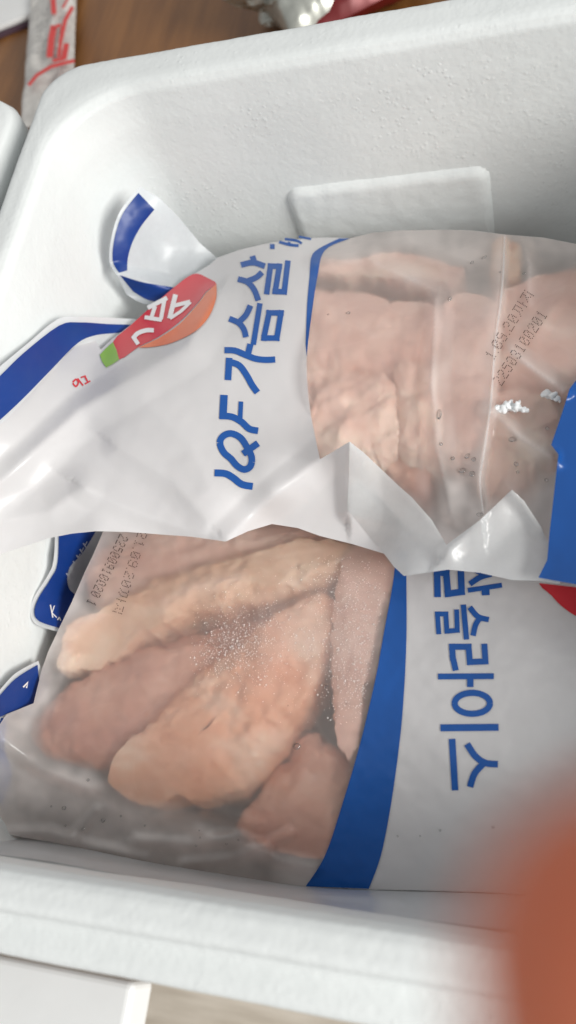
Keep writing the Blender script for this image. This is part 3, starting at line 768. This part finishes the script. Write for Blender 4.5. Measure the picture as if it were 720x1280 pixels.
meat('chicken_piece', 'long pale yellow chicken strip lying highest in the lower bag', [(82, 840), (88, 808), (114, 776), (180, 742), (260, 714), (350, 690), (425, 680), (442, 700), (420, 730), (360, 756), (300, 770), (240, 782), (190, 800), (150, 832), (110, 846)], [(115, 822), (200, 775), (300, 745), (405, 712)], SB, PALE, .020, .03, .003, GB, .005, 11)
meat('chicken_piece', 'sunken pinkish chicken strip under the edge of the upper bag', [(112, 745), (135, 690), (220, 655), (350, 645), (470, 655), (485, 690), (420, 690), (320, 708), (220, 738), (150, 778)], [(160, 720), (300, 685), (440, 672)], SB, PINK, .016, .03, .010, GB, .003, 17)
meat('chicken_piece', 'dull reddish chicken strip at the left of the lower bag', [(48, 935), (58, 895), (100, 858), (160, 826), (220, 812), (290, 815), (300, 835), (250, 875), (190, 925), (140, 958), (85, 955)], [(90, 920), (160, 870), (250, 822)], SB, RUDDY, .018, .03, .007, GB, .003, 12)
meat('chicken_piece', 'large peach coloured chicken strip in the middle of the lower bag', [(147, 988), (158, 945), (210, 898), (250, 856), (300, 818), (345, 780), (415, 748), (428, 790), (414, 850), (388, 902), (345, 960), (300, 995), (240, 1006), (185, 1006)], [(195, 970), (280, 920), (370, 810)], SB, PEACH, .026, .03, .003, GB, .005, 13)
meat('chicken_piece', 'pale pink chicken strip along the blue stripe in the lower bag', [(440, 690), (495, 690), (492, 760), (478, 840), (455, 925), (436, 955), (428, 935), (420, 860), (418, 770)], [(464, 720), (450, 850), (440, 925)], SB, PINK, .018, .03, .003, GB, .003, 14)
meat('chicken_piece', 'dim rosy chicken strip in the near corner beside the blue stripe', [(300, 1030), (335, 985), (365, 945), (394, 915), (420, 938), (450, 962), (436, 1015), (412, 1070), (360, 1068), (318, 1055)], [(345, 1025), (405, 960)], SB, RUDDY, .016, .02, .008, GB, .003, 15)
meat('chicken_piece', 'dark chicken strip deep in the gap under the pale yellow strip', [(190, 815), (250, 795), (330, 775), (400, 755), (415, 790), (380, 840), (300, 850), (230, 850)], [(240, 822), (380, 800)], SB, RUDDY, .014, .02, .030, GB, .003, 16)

def fog_and_glints(bag, group):
    for o in bag.children:
        if not o.name.startswith('clear_window'): continue
        n = len(o.data.vertices); A = np.empty(n * 3); o.data.vertices.foreach_get('co', A); A = A.reshape(-1, 3)
        c = (A - EYE) @ ROT; px, py = c[:, 0] / c[:, 2] * F_PX + CX, c[:, 1] / c[:, 2] * F_PX + CY
        fog_glints = np.ones(n)
        hull = [(372, 338), (480, 335), (560, 340), (720, 330), (760, 340), (720, 520), (690, 560), (560, 585), (480, 600), (372, 580)] if group == GA else \
               [(62, 905), (100, 812), (200, 760), (430, 692), (492, 700), (470, 860), (440, 1000), (400, 1075), (320, 1045), (200, 1000), (140, 985)]
        _, d = signed_dist(px, py, hull + [hull[0]]); d = np.where(in_poly(px, py, hull), -d, d)
        fog_glints = np.minimum(fog_glints, np.clip((d + 6) / 26, 0, 1))
        for poly, gname, depth in MEAT:
            if gname != group or depth > 0.02: continue
            _, d = signed_dist(px, py, list(poly) + [poly[0]])
            d = np.where(in_poly(px, py, poly), -d, d)
            fog_glints = np.minimum(fog_glints, np.clip((d + 10) / 28, 0, 1))
        if group == GA:                    # milky where the film is doubled; bright crease streaks painted as haze
            for line, am, w1, w2 in ((FOLD, 1.0, 26, 3), ([(545, 375), (540, 480), (547, 560), (563, 640)], 0.9, 5, 9), ([(640, 440), (668, 462), (706, 488)], 1.1, 4, 6),
                                     ([(690, 570), (650, 545), (616, 513)], 1.1, 4, 8), ([(653, 298), (662, 330), (661, 370)], 0.9, 3, 8), ([(470, 330), (520, 352), (545, 362)], 0.8, 8, 12), ([(640, 613), (655, 628), (676, 660)], .5, 5, 12)):
                sd, d = signed_dist(px, py, line); fog_glints = np.maximum(fog_glints, am * np.exp(-np.where(sd > 0, d / w1, d / w2)))
            sd, d = signed_dist(px, py, FOLD); fog_glints = np.maximum(fog_glints, 0.34 * (sd > 0) * np.clip((85 - d) / 15, 0, 1))
        else:                              # crease highlights painted as haze lines, then frost behind the film
            for line, am, w in (([(120, 1046), (146, 1034), (172, 1022)], 0.9, 4), ([(0, 925), (50, 960), (110, 985)], 0.85, 9), ([(0, 1030), (60, 1040), (130, 1058), (300, 1090), (390, 1104)], 0.9, 8),
                                ([(230, 1070), (290, 1050), (330, 1064), (380, 1088)], 0.9, 6), ([(74, 790), (104, 735), (125, 690)], 0.8, 9), ([(46, 860), (60, 815), (76, 790)], 0.9, 9), ([(300, 720), (240, 735), (205, 750)], 0.5, 7)):
                _, d = signed_dist(px, py, line); fog_glints = np.maximum(fog_glints, am * np.exp(-d / w))
            fog_glints = np.maximum(fog_glints, 0.45 * np.exp(-((px - 380) / 90) ** 2 - ((py - 790) / 55) ** 2))
        fog_glints *= np.array([0.75 + 0.5 * noise.fractal(Vector((x / 50, y / 50, 4.)), .8, 2, 3) for x, y in zip(px, py)])
        at_ = o.data.attributes.new('fog_glints', 'FLOAT', 'POINT'); at_.data.foreach_set('value', np.clip(fog_glints, 0, 1))
fog_and_glints(bagA, GA); fog_and_glints(bagB, GB)

# ------------------------------------------------------------------ frost, droplets, ice on the films
ICE = mat_plain('ice', (0.85, 0.87, 0.88), 0.35, 0, 0.05)
def specks(name, n, centre, spread, surf, parent, dzz, size):
    V, Fc = [], []
    while len(V) < n * 6:
        cc, ss = random.choice(list(zip(centre, spread)))
        x, y = random.gauss(cc[0], ss[0]), random.gauss(cc[1], ss[1])
        if not (238 < x < 486 and 694 < y < 905) or x > 484 - (y - 730) * 0.19: continue
        V += [(x, y, min(2.0, random.lognormvariate(-0.35, 0.45)) * size)] + [None] * 5
    pts = [v for v in V if v]
    A = np.array(pts); P = inside_box(A[:, 0], A[:, 1], surf(A[:, 0], A[:, 1]) + dzz)
    VV = []
    for (x, y, s), p in zip(pts, P):
        p = Vector(p); k = len(VV); a = random.random() * 6; sc = Vector((s, s * random.uniform(.5, 1), s * .5))
        for q in ((1, 0, 0), (-1, 0, 0), (0, 1, 0), (0, -1, 0), (0, 0, 1), (0, 0, -1)):
            r = Vector((q[0] * sc.x, q[1] * sc.y, q[2] * sc.z)); r.rotate(Matrix.Rotation(a, 3, 'Z')); VV.append(p + r)
        for f in ((0, 2, 4), (2, 1, 4), (1, 3, 4), (3, 0, 4), (2, 0, 5), (1, 2, 5), (3, 1, 5), (0, 3, 5)): Fc.append(tuple(k + i for i in f))
    o = link(name, VV, Fc, FROST, parent, False); o['kind'] = 'stuff'; return o
specks('frost_specks', 3600, [(300, 790), (360, 800), (430, 740), (455, 840), (290, 815), (440, 790)], [(30, 25), (60, 40), (30, 35), (22, 45), (25, 20), (35, 60)], SB, bagB, 0.0006, 0.00036)

DROP, nt, b, o_ = new_mat('water_drop'); nt.nodes.remove(b)
tr = node(nt, 'ShaderNodeBsdfTransparent'); tr.inputs['Color'].default_value = (0.93, 0.93, 0.93, 1)
gl = node(nt, 'ShaderNodeBsdfGlossy'); gl.inputs['Roughness'].default_value = 0.03
fr = node(nt, 'ShaderNodeLayerWeight'); fr.inputs['Blend'].default_value = 0.35
mx = node(nt, 'ShaderNodeMixShader'); nt.links.new(fr.outputs['Fresnel'], mx.inputs[0])
nt.links.new(tr.outputs[0], mx.inputs[1]); nt.links.new(gl.outputs[0], mx.inputs[2]); nt.links.new(mx.outputs[0], o_.inputs['Surface'])
bm = bmesh.new(); bmesh.ops.create_icosphere(bm, subdivisions=2, radius=1)
drop_me = bpy.data.meshes.new('droplet'); bm.to_mesh(drop_me); bm.free(); drop_me.materials.append(DROP)
drop_me.polygons.foreach_set('use_smooth', [True] * len(drop_me.polygons))
def droplet(px, py, r, surf, parent, long=1.0, ang=0.0):
    o = bpy.data.objects.new('droplet', drop_me); C.objects.link(o)
    p = at([px], [py], surf([px], [py]) + 0.0008)[0][0]
    o.parent = parent; o.location = p; o.scale = (r * long, r, r * 0.6); o.rotation_euler = (0, 0, ang)
for px, py, r, lg_, a in ((584, 570, 2.4, 1.4, .8), (592, 574, 2.2, 1, 0), (566, 573, 2.0, 1, 0), (578, 588, 2.6, 1.5, .3), (590, 592, 2.6, 1.2, 1), (549, 518, 2.6, 2.4, 1.6), (551, 555, 1.8, 1, 0), (641, 549, 2.8, 1.6, .2),
                          (645, 580, 2, 1.3, 2), (647, 590, 1.6, 1, 0), (600, 643, 2, 1.8, 0), (605, 322, 1.8, 2.2, .7), (590, 328, 1.8, 1.5, .8), (625, 340, 1.4, 1, 0), (655, 342, 1.8, 1, 0), (684, 535, 1.8, 1, 0), (683, 600, 1.8, 1, 0),
                          (435, 391, 1.8, 1.6, 0), (410, 393, 1.0, 1.2, 1), (562, 374, 2, 1.8, 1.2)):
    droplet(px, py, r * 0.00055, SW, bagA, lg_, a)
for px, py, r, lg_, a in ((80, 1010, 3, 1.1, 0), (129, 1025, 3, 1.3, 1), (104, 1036, 2.4, 1, 0), (82, 1032, 1.6, 1, 0), (64, 1008, 1.4, 1, 0), (371, 933, 4.2, 1.2, .4), (151, 1020, 1.5, 1, 0), (181, 1032, 1.5, 1, 0), (110, 975, 2, 1, 0), (245, 1057, 1.8, 1, 0),
                          (283, 1055, 1.6, 1.3, .3), (298, 1050, 1.4, 1, 0), (249, 1038, 1.2, 1, 0), (250, 1047, 1.2, 1, 0), (408, 858, 2, 1.3, .6), (360, 882, 1, 1, 0), (418, 885, 1.2, 1, 0), (433, 880, 1, 1, 0), (550, 1038, 1.3, 1.3, 0), (497, 1045, 1.2, 1, 0), (525, 1045, 1.2, 1, 0), (616, 1034, 1.4, 1.4, 0)):
    droplet(px, py, r * 0.00042, SB, bagB, lg_, a)

def lump_cluster(name, label, cat, spots, surf, mat, lift):
    bm = bmesh.new()
    for px, py, r in spots:
        c = Vector(at([px], [py], surf([px], [py]) + lift)[0][0])
        ret = bmesh.ops.create_icosphere(bm, subdivisions=3, radius=r, matrix=Matrix.Translation(c))
        for v in ret['verts']: v.co += (v.co - c) * 0.9 * noise.fractal(v.co * 320, 0.8, 2, 3)
    me = bpy.data.meshes.new(name); bm.to_mesh(me); bm.free(); me.materials.append(mat)
    me.polygons.foreach_set('use_smooth', [True] * len(me.polygons))
    o = bpy.data.objects.new(name, me); C.objects.link(o); tag(o, label, cat); return o
lump_cluster('ice_crumb', 'row of small white ice crumbs beside the film fold of the upper bag', 'ice', [(622, 509, .0014), (628, 511, .0024), (634, 508, .0030), (641, 511, .0022), (646, 508, .0031), (653, 511, .0024), (658, 513, .0012)], SA, ICE, 0.002)
lump_cluster('ice_crumb', 'little white ice crumb on the crease by the blue band of the upper bag', 'ice', [(679, 495, .0013), (685, 493, .0024), (691, 495, .0026), (696, 499, .0019), (700, 502, .001)], SA, ICE, 0.002)

# ------------------------------------------------------------------ things on the table behind the box
def pillow(name, cx, cy, z, w, l, h, rot, mat, parent=None, seed=0, nx=24, ny=40, crump=0.003):
    V, Fc = [], []
    for s in (1, -1):
        for i in range(ny + 1):
            for j in range(nx + 1):
                u, v = j / nx * 2 - 1, i / ny * 2 - 1
                k = max(0, (1 - u ** 4) * (1 - v ** 4)) ** 0.6
                p = Vector((u * w / 2 * (1 - 0.06 * (1 - v * v)), v * l / 2, s * h / 2 * k))
                p.z += crump * noise.fractal(Vector((p.x * 45, p.y * 30, seed + s)), .8, 2, 4) * k
                V.append(p)
    m = (nx + 1) * (ny + 1)
    for s in range(2):
        for i in range(ny):
            for j in range(nx):
                a = s * m + i * (nx + 1) + j; q = (a, a + 1, a + nx + 2, a + nx + 1)
                Fc.append(q if s == 0 else tuple(reversed(q)))
    o = link(name, V, Fc, mat, parent); o.location = (cx, cy, z); o.rotation_euler = (0, 0, rot); return o

PACK = mat_plain('packet_film', (0.55, 0.53, 0.5), 0.3, 0, 0.25, 60, 0.002)
PRED = mat_plain('packet_red', (0.62, 0.035, 0.03), 0.35)
GREY = mat_plain('grey_print', (0.2, 0.2, 0.2), 0.5)
cpk = at([72], [30], [TABLE_Z])[0][0]
_v = at([74], [0], [TABLE_Z])[0][0] - at([68], [110], [TABLE_Z])[0][0]
pk = thing('snack_packet', 'pale stick packet with red lettering on the table behind the box', 'packet', None, (cpk[0], cpk[1], TABLE_Z + 0.012))
pk_rot = math.atan2(_v[1], _v[0]) - math.pi / 2
pk.rotation_euler = (0, 0, pk_rot)
pillow('wrapper', 0, 0, 0, 0.068, 0.40, 0.022, 0, PACK, pk, 2, crump=0.006)
def on_packet(name, polys, mat, z):
    V, Fc = [], []
    for p in polys:
        k = len(V); q = at([a for a, b in p], [b for a, b in p], TABLE_Z + 0.012 + z)[0]
        for w in q:
            u = Vector((w[0] - cpk[0], w[1] - cpk[1])); u.rotate(Matrix.Rotation(-pk_rot, 2)); V.append((u.x, u.y, z))
        Fc.append(tuple(range(k, k + len(p))))
    return link(name, V, Fc, mat, pk, False)
q6 = lambda pts, w: stroke([(a / 6, b / 6) for a, b in pts], w / 6)
GL = [[q6([(392, -90), (405, 105)], 38)], [q6([(372, 430), (384, 300), (405, 190)], 48)], [q6([(440, 430), (470, 200)], 26)], [q6([(452, 320), (490, 150), (545, 50)], 30)],
      [q6([(478, 445), (500, 325)], 42)], [q6([(395, 455), (480, 440)], 24)], [q6([(405, 205), (455, 185)], 24)], [q6([(470, 60), (520, -30)], 18)], [q6([(215, 640), (275, 565), (380, 500), (490, 470), (560, 455)], 26)]]
for k, p in enumerate(GL): on_packet('letter', p, PRED, 0.0165 + 0.0003 * k)
for r in range(9):
    for c_ in range(3):
        x, y = 47 + c_ * 5 + random.uniform(-1, 1), 12 + r * 6.5 + random.uniform(-2, 2)
        on_packet('letter', [stroke([(x - 1.6, y + 1), (x + 1.4, y - 1)], 0.9)], GREY, 0.0162)

SILVER = mat_plain('foil', (0.45, 0.46, 0.42), 0.35, 0.6, 0.25, 40)
cf = at([362], [-22], [TABLE_Z + 0.04])[0][0]
bm = bmesh.new(); bmesh.ops.create_icosphere(bm, subdivisions=5, radius=1)
for v in bm.verts:
    d = v.co.normalized()
    r = 1 + 0.45 * noise.fractal(d * 1.4 + Vector((3, 1, 2)), .9, 2, 3) + 0.16 * abs(noise.noise(d * 4))
    v.co = Vector((d.x * 0.055 * r, d.y * 0.05 * r, d.z * 0.04 * r))
me = bpy.data.meshes.new('foil_wrapper'); bm.to_mesh(me); bm.free(); me.materials.append(SILVER)
foil = bpy.data.objects.new('foil_wrapper', me); C.objects.link(foil); foil.location = (cf[0], cf[1], TABLE_Z + 0.045)
tag(foil, 'crumpled silver foil wrapper on the table behind the box', 'wrapper')
cr2 = at([432], [-52], [TABLE_Z + 0.03])[0][0]
rp = thing('foil_packet', 'red and silver packet on the table behind the box', 'packet', None, (cr2[0], cr2[1], TABLE_Z + 0.035))
rp.rotation_euler = (0, 0, 0.5)
pillow('wrapper', 0, 0, 0, 0.16, 0.2, 0.06, 0, mat_plain('dark_red_foil', (0.16, 0.01, 0.012), 0.3, 0.2), rp, 5, crump=.008)
pillow('silver_end', -0.07, -0.03, 0.006, 0.07, 0.13, 0.056, 0.1, SILVER, rp, 6, crump=.01)

PAPER = mat_plain('white_paper', (0.78, 0.78, 0.77), 0.6, 0, .03); PURPLE = mat_plain('purple_edge', (0.09, 0.05, 0.07), 0.6)
tray = thing('paper_tray', 'white paper tray with dark edge at the top left corner', 'tray')
cp = at([0], [40], [TABLE_Z])[0][0]
e1 = at([44], [16], [TABLE_Z + 0.012])[0][0]; e0 = at([-30], [45], [TABLE_Z + 0.012])[0][0]
dv = unit(e1 - e0); nv = np.array([-dv[1], dv[0], 0])
q = [e0, e1, e1 + nv * 0.3, e0 + nv * 0.3]
def slab(name, q, z0, z1, mat, parent, bev):
    bm = bmesh.new()
    lo = [bm.verts.new((p[0], p[1], z0)) for p in q]; hi = [bm.verts.new((p[0], p[1], z1)) for p in q]
    bm.faces.new(list(reversed(lo))); bm.faces.new(hi)
    for i in range(4): bm.faces.new((lo[i], lo[(i + 1) % 4], hi[(i + 1) % 4], hi[i]))
    bmesh.ops.bevel(bm, geom=bm.edges[:], offset=bev, segments=2, affect='EDGES')
    me = bpy.data.meshes.new(name); bm.to_mesh(me); bm.free(); me.materials.append(mat)
    o = bpy.data.objects.new(name, me); C.objects.link(o); o.parent = parent; return o
slab('sheet', q, TABLE_Z + 0.006, TABLE_Z + 0.013, PAPER, tray, 0.002)
slab('rim', [p - (nv * 0.004 if i < 2 else -nv * 0.004) for i, p in enumerate(q)], TABLE_Z + 0.0, TABLE_Z + 0.0055, PURPLE, tray, 0.001)

# ------------------------------------------------------------------ the photographer's finger close to the lens
SKIN, nt, b, o_ = new_mat('skin'); v = coords(nt)
nt.links.new(ramp(nt, noise_tex(nt, v, 120, 4), [(0.3, (0.52, 0.13, 0.06)), (0.7, (0.58, 0.16, 0.075))]), b.inputs['Base Color'])
b.inputs['Roughness'].default_value = 0.5; b.inputs['Subsurface Weight'].default_value = 0.3
b.inputs['Subsurface Radius'].default_value = (0.008, 0.003, 0.0015); b.inputs['Subsurface Scale'].default_value = 1.0
nt.links.new(bump(nt, noise_tex(nt, v, 900, 3), 0.0004, 0.4), b.inputs['Normal'])
def cam_pt(px, py, d): return EYE + ROT @ (np.array([(px - CX) / F_PX, (py - CY) / F_PX, 1.0]) * d)
def finger():
    spine = smooth([tuple(cam_pt(*p)) for p in ((812, 962, .031), (826, 1040, .031), (838, 1180, .0315), (866, 1420, .032), (884, 1750, .033), (900, 2200, .034), (915, 2900, .036))], 10)
    S = np.array(spine); n = len(S); m = 40; V, Fc = [], []
    ln = np.r_[0, np.cumsum(np.linalg.norm(np.diff(S, axis=0), axis=1))]
    for i in range(n):
        t = unit(S[min(i + 1, n - 1)] - S[max(i - 1, 0)])
        a = unit(fwd - t * (fwd @ t)); c = np.cross(t, a)
        s = ln[i]; r = 0.0078 * min(1, math.sqrt(max(0.0, 1 - max(0, 1 - s / 0.0095) ** 2.0)) + 0.02)
        r *= 1 + 0.10 * math.exp(-((s - 0.024) / 0.006) ** 2) + 0.12 * math.exp(-((s - 0.050) / 0.008) ** 2) + 0.25 * min(1, s / 0.08) ** 2
        for j in range(m):
            q = 2 * math.pi * j / m
            p = S[i] + r * (a * math.cos(q) * 0.86 + c * math.sin(q))
            V.append(p)
    for i in range(n - 1):
        for j in range(m):
            k = (j + 1) % m; Fc.append((i * m + j, i * m + k, (i + 1) * m + k, (i + 1) * m + j))
    Fc.append(tuple(range(m))); Fc.append(tuple(reversed(range((n - 1) * m, n * m))))
    o = link('finger', V, Fc, SKIN)
    tag(o, 'blurred fingertip close to the lens in the lower right corner', 'finger')
    return o
finger()

# parts were laid out in world space: hang them under their bag without moving them
for o in list(scene.objects):
    if o.parent is bagA or o.parent is bagB:
        o.matrix_parent_inverse = bagA_inv if o.parent is bagA else bagB_inv
